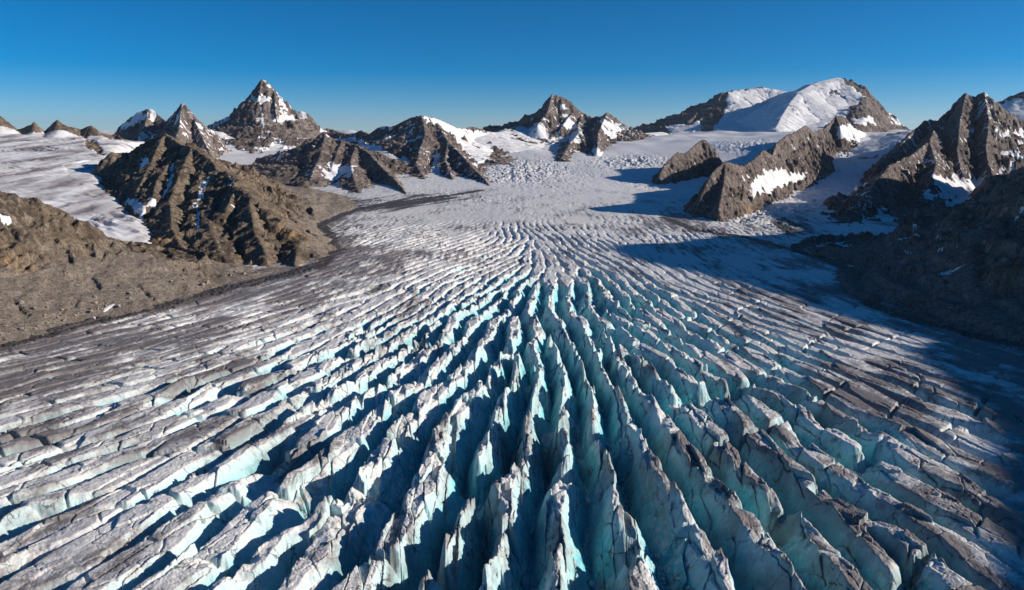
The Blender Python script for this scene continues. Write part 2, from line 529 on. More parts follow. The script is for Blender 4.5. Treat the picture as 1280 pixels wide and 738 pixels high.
# brown ridge that runs down to the ice on the left
mountain('brown_mountain', 'brown craggy ridge with thin snow gullies, running down to the left edge of the glacier', 'mountain', [
    R([(139, 191, 1650), (160, 191, 1680), (185, 184, 1700), (205, 166, 1700), (226, 180, 1620), (240, 184, 1560), (262, 197, 1500), (271, 212, 1450),
       (300, 215, 1370), (319, 218, 1320), (336, 240, 1260), (356, 260, 1200), (383, 284, 1140), (398, 293, 1115), (414, 308, 1090)],
      [(0, 0), (50, 42), (140, 95), (260, 135), (420, 172), (620, 215)], 6),
    R([(205, 166, 1700), (190, 200, 1540), (172, 236, 1380), (165, 262, 1290)], [(0, 0), (34, 24), (90, 54), (200, 108), (400, 180)], 3),
    R([(240, 184, 1560), (225, 215, 1430), (212, 250, 1290), (215, 285, 1150), (235, 325, 1010)], [(0, 0), (38, 26), (95, 56), (210, 115), (400, 190)], 3),
    R([(271, 212, 1450), (262, 245, 1310), (262, 285, 1140), (275, 315, 1040)], [(0, 0), (50, 22), (100, 50), (200, 112), (400, 185)], 3),
    R([(226, 181, 1620), (214, 200, 1530), (196, 225, 1400), (190, 250, 1290)], [(0, 0), (44, 26), (95, 56), (210, 115), (400, 190)], 3),
    R([(300, 216, 1370), (292, 240, 1290), (284, 258, 1210)], [(0, 0), (24, 20), (70, 50), (200, 112), (400, 185)], 4),
    R([(319, 218, 1320), (312, 250, 1230), (318, 290, 1110), (335, 320, 1030)], [(0, 0), (36, 26), (90, 54), (200, 112), (400, 185)], 3),
    R([(383, 284, 1140), (372, 305, 1080), (368, 330, 1010)], [(0, 0), (20, 16), (60, 40), (200, 110), (400, 180)], 2),
    ], 2.2, MAT_NEAR, gl=34, ga=12, na=4.5, warp=24, foot=FOOT_L, fslope=[(0, 0), (40, 22), (110, 66), (200, 150), (400, 400)], fscree=.9, fq_s=(35, 80), islands=9, seed=1, scree_d=(185, 250), ochre=[(362, 290, 20), (205, 300, 16), (395, 300, 14)],
    snow=[[(186, 196), (176, 215), (171, 217), (180, 198)], [(218, 195), (220, 205), (212, 240), (201, 250), (212, 225)],
          [(203, 246), (180, 262), (176, 285), (172, 285), (176, 260), (190, 250)], [(268, 216), (254, 240), (248, 262), (250, 283), (246, 283), (244, 258), (254, 228)],
          [(288, 226), (292, 232), (286, 234)], [(285, 252), (292, 258), (297, 266), (290, 262)], [(157, 243), (180, 258), (186, 258), (170, 263), (158, 254)]])

# near slope at the left edge with its broad scree fan
mountain('moraine_slope', 'brown rock slope with a broad grey scree fan at the left end of the ice', 'mountain', [
    R([('w', -1000, 420, 200), ('w', -820, 620, 175), ('w', -720, 760, 158), (0, 220, 840), (23, 250, 850), (80, 264, 850), (127, 297, 830), (165, 322, 800), (192, 337, 780)],
      [(0, 0), (30, 30), (80, 64), (140, 95), (220, 135), (320, 185)], 3),
    R([(60, 260, 850), (62, 300, 780), (66, 340, 715)], [(0, 0), (30, 20), (80, 45), (160, 80), (300, 130)], 2),
    R([('w', -700, 800, 150), (-30, 262, 730), (-20, 320, 660)], [(0, 0), (30, 20), (80, 45), (160, 80), (300, 130)], 2),
    R([(127, 297, 830), (118, 325, 770), (112, 350, 730)], [(0, 0), (30, 18), (80, 42), (160, 78), (300, 130)], 2),
    ], 1.6, MAT_NEAR, gl=30, ga=9, na=5, warp=12, foot=FOOT_L, fslope=[(0, 0), (60, 21), (130, 50), (185, 95), (300, 240), (900, 900)], fscree=.9, fq_s=(105, 165), seed=2, scree_d=(150, 210), ochre=[(88, 350, 34), (10, 325, 16), (45, 345, 22)], margin=420,
    snow=[[(100, 384), (110, 381), (114, 386), (103, 388)], [(128, 386), (140, 380), (145, 383), (134, 389)], [(114, 399), (122, 397), (124, 401), (116, 402)], [(61, 421), (70, 419), (73, 423), (64, 425)],
          [(0, 262), (12, 270), (15, 280), (10, 280), (0, 272)], [(44, 272), (54, 281), (50, 280)]])

# low scree ramp joining both slopes to the ice
mountain('scree_ramp', 'low grey brown scree ramp between the brown ridge and the dark ice edge', 'slope', [
    R([(150, 305, 1050), (190, 330, 960), (240, 350, 890), (300, 338, 930), (345, 332, 980), (385, 330, 1010)], [(0, 0), (60, 14), (140, 40), (300, 90)], 1),
    R([(190, 330, 960), (205, 352, 850), (215, 372, 780)], [(0, 0), (50, 10), (140, 36), (300, 90)], 1),
    ], 2.0, MAT_NEAR, gl=40, ga=2.5, na=3.5, warp=8, foot=FOOT_L, fslope=0.3, seed=3, scree_d=(-60, -30), margin=260)

# hanging snowfield at the far left with the broken ridge behind it
mountain('snowy_ridge', 'low broken brown ridge above a wide streaked snowfield at the far left', 'mountain', [
    R([('w', -2300, 2200, 262), ('w', -1950, 2230, 268), (0, 145, 2250), (22, 161, 2260), (32, 157, 2260), (42, 152, 2260), (55, 163, 2280), (72, 149, 2280), (82, 156, 2280), (100, 162, 2300),
       (115, 157, 2300), (127, 166, 2320), (145, 168, 2350), (165, 180, 2300)], [(0, 0), (25, 36), (60, 56), (300, 80), (700, 118), (1150, 172), (1500, 215)], 6)],
    3.0, MAT_NEAR, gl=55, ga=9, na=7, warp=8, foot=FOOT_SNOW, fslope=1.1, fscree=0, snow_rough=7, seed=4, margin=1400, grime=0.75, dust=0.0,
    all_snow=lambda X, Y, h, d, px, py: d > 24,
    bare=[[(105, 172), (112, 173), (130, 191), (128, 194), (112, 186)]])

# two small peaks left of the pyramid
mountain('twin_peaks', 'two pointed grey peaks streaked with snow, left of the tall pyramid', 'mountain', [
    R([(120, 180, 3500), (144, 166, 3500), (150, 157, 3500), (170, 142, 3500), (182, 136, 3500), (190, 136, 3500), (200, 146, 3480), (208, 151, 3450)], FACE, 9),
    R([(208, 151, 3450), (217, 142, 3300), (226, 130, 3250), (231, 130, 3250), (242, 143, 3270), (255, 156, 3300), (272, 168, 3350)], FACE, 8),
    R([(228, 130, 3250), (224, 155, 3120), (220, 175, 3000)], RIB, 5), R([(186, 136, 3500), (180, 160, 3350), (172, 180, 3200)], RIB, 5),
    R([(240, 142, 3270), (252, 170, 3120), (262, 190, 2950)], RIB, 5),
    ], 4.0, MAT_FAR, gl=60, ga=20, na=13, warp=16, seed=5, dust=0.45,
    snow=[[(152, 158), (172, 142), (182, 140), (180, 150), (165, 158), (156, 164)], [(184, 136), (190, 138), (196, 148), (188, 152)],
          [(172, 170), (195, 165), (190, 178), (172, 178)], [(240, 150), (252, 158), (258, 166), (246, 160)], [(226, 168), (237, 160), (232, 176)]])

# the tall pyramid
mountain('pyramid_peak', 'tallest pyramid peak with a snow tipped summit and a snow apron at its foot', 'mountain', [
    R([(236, 176, 3900), (258, 158, 3950), (270, 152, 3950), (285, 147, 3950), (300, 135, 3970), (312, 118, 3980), (322, 105, 4000), (327, 99, 4000), (334, 102, 4000), (342, 112, 4000),
       (352, 125, 4000), (362, 140, 4000), (372, 152, 3980), (384, 163, 3950), (400, 176, 3900)], [(0, 0), (80, 110), (180, 215), (330, 300), (480, 345), (900, 420), (1500, 520)], 9),
    R([(327, 99, 4000), (320, 140, 3850), (312, 178, 3680), (318, 196, 3560)], RIB, 7),
    R([(342, 112, 4000), (346, 150, 3830), (350, 178, 3700)], RIB, 7),
    R([(300, 135, 3970), (290, 160, 3820), (283, 172, 3720)], RIB, 6),
    R([(372, 152, 3980), (372, 172, 3780), (364, 196, 3500), (358, 206, 3380)], RIB, 7),
    ], 4.0, MAT_FAR, gl=62, ga=24, na=13, warp=16, seed=6, dust=0.42, margin=900,
    snow=[[(322, 98), (328, 96), (336, 103), (328, 104)], [(312, 120), (330, 116), (341, 122), (333, 130), (318, 128)], [(326, 130), (330, 130), (331, 160), (327, 165)],
          [(258, 164), (266, 160), (282, 176), (294, 186), (308, 190), (318, 194), (330, 189), (344, 180), (358, 177), (362, 192), (356, 206), (364, 214), (378, 232), (390, 262), (300, 250), (260, 200)]],
    bare=[[(340, 228), (372, 232), (420, 240), (430, 262), (350, 262)]])

mountain('snow_shoulder', 'pale snow shoulder behind the right flank of the tall pyramid', 'mountain', [
    R([(350, 150, 4500), (366, 140, 4500), (378, 139, 4500), (386, 143, 4500), (394, 154, 4500), (402, 162, 4500), (412, 160, 4520), (420, 163, 4500), (432, 168, 4500), (470, 172, 4500)], FACE, 6)],
    5.0, MAT_FAR, gl=60, ga=18, na=12, warp=14, seed=7, dust=0.15, snow=[[(366, 138), (384, 140), (386, 150), (376, 150)], [(372, 150), (390, 156), (404, 172), (394, 172)]])

mountain('brown_peak', 'dark brown double topped peak with a snow cross on its face', 'mountain', [
    R([(372, 215, 2500), (390, 199, 2550), (400, 180, 2600), (407, 167, 2650), (417, 174, 2650), (427, 175, 2650), (436, 180, 2620), (445, 181, 2600), (460, 190, 2520), (475, 207, 2380), (490, 220, 2230), (503, 235, 2050), (510, 246, 1930)],
      [(0, 0), (60, 56), (160, 100), (320, 132), (600, 190), (900, 260)], 6),
    R([(407, 167, 2650), (400, 195, 2450), (388, 222, 2200)], [(0, 0), (50, 26), (130, 62), (300, 112), (600, 200)], 5),
    R([(445, 181, 2600), (438, 202, 2430), (442, 222, 2200), (448, 240, 2000)], [(0, 0), (50, 26), (130, 62), (300, 112), (600, 200)], 5),
    R([(427, 175, 2650), (418, 200, 2450), (414, 212, 2350)], [(0, 0), (50, 26), (130, 62), (300, 112), (600, 200)], 5),
    ], 3.2, MAT_FAR, gl=46, ga=13, na=8, warp=12, seed=8, dust=0.05, scree_d=(330, 450), ochre=[(492, 240, 16)],
    snow=[[(414, 196), (418, 208), (445, 208), (440, 218), (426, 222), (422, 244), (412, 240), (418, 226), (402, 224), (404, 212), (394, 208), (412, 208)],
          [(418, 242), (430, 252), (440, 258), (434, 258), (416, 246)]])

mountain('banded_mountain', 'banded grey mountain with a snow cap and blue shadowed right face above the glacier bend', 'mountain', [
    R([(400, 168, 3700), (422, 166, 3650), (440, 168, 3600), (452, 163, 3550), (462, 168, 3450), (472, 160, 3400), (480, 157, 3400), (490, 158, 3350), (500, 154, 3300), (512, 148, 3250), (525, 144, 3200), (540, 147, 3250), (552, 151, 3300), (570, 160, 3400), (582, 161, 3500), (590, 158, 3550), (604, 162, 3600), (614, 168, 3600)],
      [(0, 0), (60, 62), (160, 124), (300, 164), (600, 225), (1000, 300)], 6),
    R([(546, 154, 3250), (560, 177, 3000), (575, 192, 2800), (592, 211, 2500), (606, 224, 2300), (612, 232, 2180)], [(0, 0), (50, 32), (130, 80), (300, 140), (600, 220)], 6),
    R([(527, 146, 3200), (532, 167, 3050), (524, 188, 2850), (520, 205, 2650), (532, 226, 2350)], [(0, 0), (50, 30), (130, 74), (300, 132), (600, 220)], 6),
    R([(500, 155, 3300), (496, 175, 3150), (488, 190, 3000)], [(0, 0), (50, 30), (130, 74), (300, 132), (600, 220)], 6),
    R([(560, 177, 3000), (556, 200, 2750), (566, 225, 2350)], [(0, 0), (50, 30), (130, 74), (300, 132), (600, 220)], 6),
    ], 3.6, MAT_FAR, gl=52, ga=17, na=10, warp=12, seed=9, dust=0.3, scree_d=(380, 520),
    snow=[[(526, 144), (540, 146), (552, 150), (572, 160), (614, 166), (614, 200), (600, 205), (584, 196), (566, 172), (548, 156), (530, 152)],
          [(544, 188), (549, 188), (546, 205), (550, 222), (562, 242), (548, 240), (536, 216)],
          [(474, 157), (490, 156), (492, 162), (480, 164)],
          [(428, 172), (462, 178), (478, 190), (502, 195), (512, 206), (505, 214), (492, 214), (470, 198), (455, 186), (430, 178)],
          [(500, 220), (530, 235), (540, 244), (520, 240), (498, 226)]])

mountain('blue_shadow_peak', 'sharp far peak at the centre with a blue shaded snow face', 'mountain', [
    R([(628, 168, 4200), (647, 156, 4200), (660, 150, 4200), (672, 142, 4200), (680, 132, 4200), (686, 122, 4200), (690, 118, 4200), (702, 120, 4200), (712, 125, 4200), (720, 134, 4200), (727, 144, 4180), (740, 146, 4150),
       (750, 145, 4150), (759, 140, 4150), (770, 147, 4150), (780, 157, 4200), (788, 166, 4200)], [(0, 0), (70, 90), (170, 190), (300, 260), (500, 330)], 9),
    R([(727, 144, 4180), (722, 158, 4000), (724, 166, 3850), (712, 180, 3400), (702, 197, 2950)], [(0, 0), (60, 38), (150, 80), (300, 140), (600, 240)], 7),
    R([(724, 166, 3850), (732, 182, 3450), (735, 200, 3000), (736, 215, 2600)], [(0, 0), (60, 34), (150, 76), (300, 130), (600, 240)], 7),
    R([(759, 141, 4150), (748, 165, 3800), (746, 190, 3100)], [(0, 0), (40, 40), (100, 80), (220, 130), (500, 220)], 7),
    R([(690, 118, 4200), (684, 140, 4050), (672, 156, 3900)], [(0, 0), (40, 44), (100, 90), (220, 150), (500, 220)], 7),
    R([(720, 134, 4200), (708, 150, 4050), (700, 162, 3900)], [(0, 0), (40, 44), (100, 90), (220, 150), (500, 220)], 7),
    ], 4.5, MAT_FAR, gl=60, ga=18, na=11, warp=14, seed=10, dust=0.42,
    snow=[[(750, 150), (762, 150), (778, 158), (774, 166), (764, 174), (752, 168)], [(712, 168), (722, 164), (728, 172), (716, 182)], [(698, 158), (712, 148), (722, 148), (714, 162)],
          [(648, 164), (672, 156), (690, 168), (704, 170), (700, 190), (660, 196), (636, 190)], [(738, 186), (748, 188), (760, 196), (750, 206), (742, 200)]],
    bare=[[(666, 174), (700, 166), (704, 172), (690, 180), (664, 178)], [(700, 190), (712, 182), (736, 180), (748, 200), (736, 222), (720, 212)]])

mountain('far_ridge', 'low line of distant rocks on the snow skyline left of the central peak', 'mountain', [
    R([(560, 170, 5200), (580, 164, 5200), (588, 159, 5200), (598, 162, 5200), (606, 160, 5200), (614, 168, 5200), (640, 170, 5200)], FACE, 10)],
    6.0, MAT_FAR, gl=50, ga=12, na=12, warp=10, seed=12, dust=0.1, margin=250)
mountain('far_ridge', 'low line of dark distant rocks on the skyline right of the central peak', 'mountain', [
    R([(776, 168, 5400), (784, 160, 5400), (789, 158, 5400), (794, 164, 5400), (800, 162, 5400), (808, 168, 5400), (818, 170, 5400)], FACE, 10)],
    6.0, MAT_FAR, gl=50, ga=12, na=12, warp=10, seed=13, dust=0.05, margin=250)

_e = lambda px, Y: at(px, 165, Y)[:2]
FOOT_DOME = ([_e(1150, 8500), _e(1142, 6500), _e(1134, 5500), _e(1122, 5000), _e(1090, 4400), _e(1030, 3900), _e(960, 3600), _e(880, 3500), _e(840, 3700), _e(815, 4300), _e(795, 5200), _e(780, 6500)], [(200, 8800)])
# the snow dome
mountain('snow_dome', 'big rounded white snow dome with a rocky left ridge and a rock flank on its right', 'mountain', [
    R([(800, 172, 5600), (815, 166, 5600), (832, 160, 5600), (848, 156, 5600), (860, 151, 5600), (870, 152, 5600), (882, 142, 5650), (892, 134, 5700), (900, 127, 5750), (909, 116, 5800)], [(0, 0), (70, 80), (200, 170), (400, 250), (900, 330)], 10),
    R([(909, 116, 5800), (920, 113, 5900), (935, 111, 6000), (950, 109, 6050), (965, 111, 6000), (985, 115, 5900), (1000, 112, 5700), (1020, 105, 5600), (1035, 100, 5550), (1046, 97, 5500), (1053, 100, 5500), (1065, 109, 5500), (1077, 116, 5500), (1084, 124, 5500)],
      [(0, 0), (50, 14), (200, 82), (500, 220), (900, 330), (1400, 420)], 0),
    R([(1046, 97, 5500), (1018, 104, 5350), (1000, 114, 5150), (987, 129, 4900), (977, 146, 4600), (970, 160, 4300)], [(0, 0), (50, 14), (200, 92), (500, 240), (900, 420)], 0),
    R([(1084, 124, 5500), (1095, 137, 5500), (1102, 145, 5500), (1112, 150, 5500), (1120, 149, 5500), (1130, 152, 5500), (1140, 160, 5500)], FACE, 10),
    R([(1080, 122, 5500), (1074, 138, 5250), (1068, 150, 5000)], FACE, 8),
    ], 5.5, MAT_FAR, gl=90, ga=20, na=12, warp=20, foot=FOOT_DOME, fslope=1.05, fscree=0, snow_rough=10, islands=9, seed=14, dust=0.12, margin=1300,
    snow=[[(909, 112), (985, 110), (1046, 94), (1066, 108), (1082, 122), (1060, 134), (1056, 146), (1030, 158), (1030, 200), (860, 230), (880, 175), (904, 145), (910, 132)],
          [(830, 156), (866, 154), (880, 146), (872, 162), (850, 168)], [(1064, 144), (1092, 148), (1098, 156), (1070, 156)]],
    bare=[[(1040, 114), (1056, 120), (1056, 121), (1040, 116)], [(910, 178), (945, 176), (948, 180), (912, 184)]])

mountain('rock_knob', 'small brown rock knob poking out of the snow below the dome', 'rock outcrop', [
    R([(824, 218, 2250), (830, 208, 2300), (836, 200, 2350), (847, 190, 2420), (855, 192, 2450), (862, 187, 2500), (869, 181, 2560), (876, 175, 2620), (883, 175, 2640), (889, 188, 2600)], [(0, 0), (30, 40), (70, 90), (150, 170)], 6),
    ], 3.2, MAT_FAR, gl=40, ga=12, na=9, warp=10, seed=15, dust=0.05, margin=260)

# rock spur on the right of the icefall
SPUR = [(0, 0), (30, 48), (65, 100), (120, 180), (300, 330)]
mountain('rock_spur', 'jagged brown rock spur between the two branches of the glacier', 'mountain', [
    R([(868, 268, 1530), (878, 240, 1580), (888, 219, 1620), (897, 209, 1650), (907, 202, 1680), (918, 205, 1720), (930, 207, 1780), (940, 200, 1850), (947, 195, 1900), (955, 187, 1980), (965, 195, 2080), (970, 180, 2150), (982, 170, 2280), (992, 166, 2400),
       (1007, 157, 2550), (1017, 165, 2680), (1032, 160, 2850), (1045, 145, 3000), (1057, 147, 3080), (1067, 160, 3150), (1090, 170, 3300)], SPUR, 7),
    R([(907, 202, 1680), (904, 232, 1590), (898, 262, 1500)], [(0, 0), (22, 26), (60, 80), (120, 170)], 5),
    R([(930, 207, 1780), (930, 232, 1680), (926, 254, 1590)], [(0, 0), (22, 26), (60, 80), (120, 170)], 5),
    R([(982, 170, 2280), (980, 186, 2180)], SPUR, 5), R([(1045, 145, 3000), (1050, 160, 2850)], SPUR, 5),
    ], 2.6, MAT_FAR, gl=34, ga=13, na=9, warp=9, seed=16, dust=0.04, islands=1.0, margin=320, ochre=[(935, 262, 10)],
    snow=[[(942, 242), (940, 228), (952, 212), (974, 212), (1016, 221), (990, 226), (960, 244)], [(1046, 162), (1064, 154), (1112, 172), (1046, 176)]])

# right mountain
mountain('dark_mountain', 'large dark rock mountain on the right with a pale snow apron at its foot', 'mountain', [
    R([(1060, 252, 1900), (1085, 228, 2050), (1100, 203, 2200), (1120, 187, 2300), (1145, 160, 2450), (1157, 150, 2500), (1172, 150, 2520), (1190, 135, 2550), (1198, 124, 2560), (1207, 116, 2560), (1217, 120, 2550), (1230, 115, 2550), (1242, 125, 2550),
       (1255, 135, 2550), (1270, 146, 2560), (1290, 156, 2560), (1340, 150, 2560), (1420, 120, 2500)], [(0, 0), (60, 80), (160, 185), (280, 280), (420, 390)], 7),
    R([(1172, 150, 2520), (1162, 176, 2250), (1140, 193, 2050), (1112, 206, 1900), (1092, 232, 1750), (1080, 262, 1560)], [(0, 0), (40, 50), (110, 120), (220, 220)], 6),
    R([(1207, 116, 2560), (1200, 150, 2400), (1196, 190, 2230), (1204, 222, 2080)], [(0, 0), (40, 50), (110, 120), (220, 220)], 6),
    R([(1230, 115, 2550), (1236, 150, 2400), (1232, 190, 2250), (1240, 218, 2120)], [(0, 0), (40, 50), (110, 120), (220, 220)], 6),
    R([(1162, 176, 2250), (1170, 205, 2000), (1160, 240, 1750), (1140, 275, 1500)], [(0, 0), (40, 46), (110, 110), (220, 200)], 6),
    R([(1092, 232, 1750), (1072, 258, 1600), (1040, 287, 1400)], [(0, 0), (60, 26), (150, 74), (300, 140), (500, 260)], 5),
    R([(1160, 240, 1750), (1135, 272, 1500), (1105, 298, 1330)], [(0, 0), (60, 26), (150, 74), (300, 140), (500, 260)], 5),
    ], 3.0, MAT_FAR, gl=46, ga=17, na=11, warp=12, foot=FOOT_R, fslope=0.6, fscree=0.6, seed=17, dust=0.3, margin=620,
    snow=[[(1167, 222), (1186, 219), (1210, 224), (1235, 224), (1260, 210), (1272, 200), (1275, 186), (1264, 166), (1282, 162), (1300, 180), (1262, 216), (1238, 232), (1196, 262), (1186, 262), (1176, 250)],
          [(1152, 238), (1160, 236), (1168, 256), (1160, 252)], [(1150, 202), (1168, 200), (1166, 206), (1150, 206)], [(1226, 115), (1232, 115), (1236, 122), (1228, 120)], [(1250, 164), (1266, 174), (1264, 176), (1250, 168)]])

mountain('snow_peak', 'white snow slope with a rock cap beyond the right hand mountain', 'mountain', [
    R([(1215, 150, 3700), (1240, 138, 3700), (1258, 126, 3700), (1270, 119, 3700), (1280, 114, 3700), (1300, 112, 3700), (1340, 130, 3700)], [(0, 0), (60, 30), (200, 110), (400, 190), (800, 300)], 5)],
    5.0, MAT_FAR, gl=60, ga=10, na=8, warp=14, seed=18, snow=[[(1230, 126), (1266, 126), (1284, 124), (1320, 126), (1320, 170), (1230, 170)]])

# right hand valley side, mostly in shade, its crest continuing out of the picture
mountain('shaded_valley_side', 'dark shaded valley side sloping down to the right edge of the glacier', 'mountain', [
    R([(1062, 330, 1040), (1090, 318, 1070), (1118, 305, 1080), (1152, 297, 1070), (1186, 267, 1040), (1210, 250, 1020), (1236, 232, 1000), (1260, 216, 980), (1284, 203, 960), *shade_crest(1200, [(1200, 175), (1150, 165), (1060, 205), (990, 255), (880, 305), (800, 345), (730, 368), (670, 395), (635, 405), (605, 365), (540, 352), (460, 335), (400, 305), (335, 262), (265, 215), (150, 140), (-100, 20), (-400, -40)])],
      [(0, 0), (40, 34), (110, 95), (220, 190), (330, 270), (450, 335), (700, 430)], 2),
    R([('w', 755, 770, 112), ('w', 750, 700, 100), ('w', 730, 560, 82), ('w', 700, 400, 72), ('w', 680, 200, 66)], [(0, 0), (100, 25), (300, 90), (500, 180)], 2),
    R([('w', 1480, 1180, 310), ('w', 1500, 1320, 320), ('w', 1540, 1500, 345), ('w', 1600, 1700, 355)], [(0, 0), (40, 34), (110, 95), (220, 190), (330, 280), (450, 370)], 4),  # unseen ridge, added out of frame to shade the dark mountain's foot
    R([(1236, 232, 1000), (1220, 290, 850), (1215, 345, 740)], [(0, 0), (40, 24), (110, 60), (220, 108), (400, 170)], 3),
    R([(1152, 297, 1070), (1140, 325, 960), (1128, 355, 860)], [(0, 0), (40, 20), (110, 50), (220, 100), (400, 170)], 3),
    ], 2.6, MAT_RIGHT, gl=42, ga=15, na=8, warp=14, foot=FOOT_R, fslope=0.5, fscree=.6, fq_s=(60, 140), ymin=-500, seed=19, dust=0.02, margin=620,
    snow=[[(1264, 270), (1284, 258), (1284, 264), (1268, 272)], [(1100, 308), (1150, 293), (1150, 297), (1102, 312)], [(1272, 284), (1284, 279), (1284, 282)]])

# snow saddles that tie the peaks together
SADDLE = [(0, 0), (60, 12), (250, 62), (500, 145), (700, 300)]
def saddle(label, pts, seed, bare=()):
    mountain('snow_saddle', label, 'snow saddle', [R(pts, SADDLE, 0)], 5.0, MAT_FAR, gl=60, ga=8, na=8, warp=18, seed=seed, margin=850, snow_rough=9, bare=bare,
             all_snow=lambda X, Y, h, d, px, py: fbm(X / 150, Y / 150, 3, seed + 5) - .35 * sstep(120, 0, d) > -.62)
saddle('white snow saddle linking the banded mountain to the sharp central peak', [(604, 164, 3650), (622, 166, 3800), (640, 161, 4000), (656, 156, 4200)], 71)
saddle('white snow saddle between the tall pyramid and the brown double topped peak', [(372, 176, 3850), (400, 171, 3800), (432, 167, 3750), (468, 168, 3600)], 72)
saddle('shaded snow saddle between the sharp central peak and the rocky ridge of the dome', [(776, 165, 4400), (800, 167, 4700), (830, 165, 5100)], 73)
saddle('snow saddle closing the gap between the snow dome and the dark right hand mountain', [(1062, 166, 3300), (1100, 167, 3250), (1132, 166, 3050), (1160, 160, 2850)], 74)
saddle('snow slope between the two pointed grey peaks and the tall pyramid', [(205, 172, 3500), (240, 166, 3600), (268, 162, 3750), (290, 168, 3850)], 75)

# ------------------------------------------------------------------ glacier: crevasse pattern
TRACE = [
    [(120, 738), (330, 600), (480, 505), (580, 430), (640, 375)],
    [(0, 690), (180, 600), (340, 520), (470, 450), (560, 395), (620, 350)],
    [(0, 600), (200, 540), (360, 470), (480, 420), (570, 360), (640, 325)],
    [(0, 530), (200, 480), (380, 420), (520, 360), (620, 325)],
    [(0, 470), (250, 410), (420, 365), (540, 330), (640, 300)],
    [(330, 738), (470, 620), (560, 520), (620, 440), (650, 375)],
    [(490, 738), (560, 630), (620, 520), (650, 430), (660, 375)],
    [(600, 738), (630, 600), (650, 500), (662, 400)],
    [(700, 738), (700, 600), (680, 480), (668, 400)],
    [(800, 738), (770, 620), (715, 500), (680, 410)],
    [(940, 738), (860, 610), (760, 490), (695, 400)],
    [(1100, 738), (960, 610), (820, 490), (720, 400)],
    [(1280, 720), (1080, 590), (900, 480), (760, 390)],
    [(1280, 620), (1100, 530), (940, 455), (800, 385)],
    [(1280, 560), (1100, 490), (950, 430), (830, 375)],
    [(1280, 500), (1100, 440), (950, 395), (850, 360)],
    [(430, 330), (520, 305), (600, 285)],
    [(560, 345), (630, 315), (665, 300)],
    [(700, 350), (690, 320), (670, 300), (640, 285)],
    [(800, 360), (760, 335), (720, 315), (690, 300)]]
_tp, _tt = [], []
for tr in TRACE:
    g = [ground(*p) for p in tr]
    for (ax, ay), (bx, by) in zip(g[:-1], g[1:]):
        L = math.hypot(bx - ax, by - ay)
        for k in range(max(1, int(L / 25))):
            q = (k + 0.5) / max(1, int(L / 25))
            _tp.append((ax + (bx - ax) * q, ay + (by - ay) * q))
            _tt.append(math.atan2(bx - ax, by - ay))
_tp, _tt = np.array(_tp), np.array(_tt)

def orient(X, Y):
    """heading of the crevasses (0 = straight up the valley), smooth blend of the traced lines"""
    c = np.zeros(X.shape)
    s = np.zeros(X.shape)
    for (tx, ty), tt in zip(_tp, _tt):
        w = 1 / ((X - tx) ** 2 + (Y - ty) ** 2 + 900) ** 1.5
        c += w * np.cos(tt)
        s += w * np.sin(tt)
    return np.arctan2(s, c)

# depth, open share, silt along the tongue (picture spots turned into ground spots)
CTRL = [(640, 700, 38, .93, .42), (640, 560, 36, .93, .3), (680, 450, 30, .95, .05), (680, 380, 22, .9, 0), (450, 600, 27, .78, .12), (300, 650, 23, .62, .15), (100, 680, 17, .48, .2),
        (100, 560, 11, .36, .4), (300, 500, 15, .52, .35), (450, 480, 21, .7, .1), (550, 420, 21, .75, .08), (0, 480, 7, .28, .5), (150, 440, 6, .26, .58), (300, 400, 7, .36, .4),
        (450, 380, 6, .4, .25), (350, 360, 3, .3, .5), (560, 340, 7, .45, .15), (500, 300, 5, .45, .2), (620, 300, 5, .45, .1), (430, 320, 3, .4, .55), (480, 325, 3, .4, .55), (640, 260, 2, .4, .15),
        (800, 280, 2.5, .5, .2), (850, 600, 32, .85, .25), (1000, 650, 27, .75, .32), (1200, 680, 15, .5, .4), (1000, 550, 21, .7, .15), (850, 480, 21, .8, .05), (950, 450, 13, .6, .15),
        (800, 400, 15, .75, 0), (1150, 500, 8, .45, .4), (1250, 560, 7, .36, .55), (1100, 430, 5, .4, .4), (1000, 380, 4, .4, .25), (900, 330, 3, .4, .2), (1200, 430, 3, .4, .35)]
_cp = np.array([(lambda g: (math.atan2(g[0], g[1]), math.log(math.hypot(*g))))(ground(c[0], c[1])) for c in CTRL])
_cv = np.array([c[2:] for c in CTRL])

def ctrl(X, Y):
    th, lr = np.arctan2(X, Y), np.log(np.hypot(X, Y))
    W = 0
    out = [0, 0, 0]
    for (a, b), v in zip(_cp, _cv):
        w = 1 / (((th - a) / 0.16) ** 2 + ((lr - b) / 0.16) ** 2 + 0.05) ** 2
        W = W + w
        for i in range(3):
            out[i] = out[i] + w * v[i]
    return [o / W for o in out]

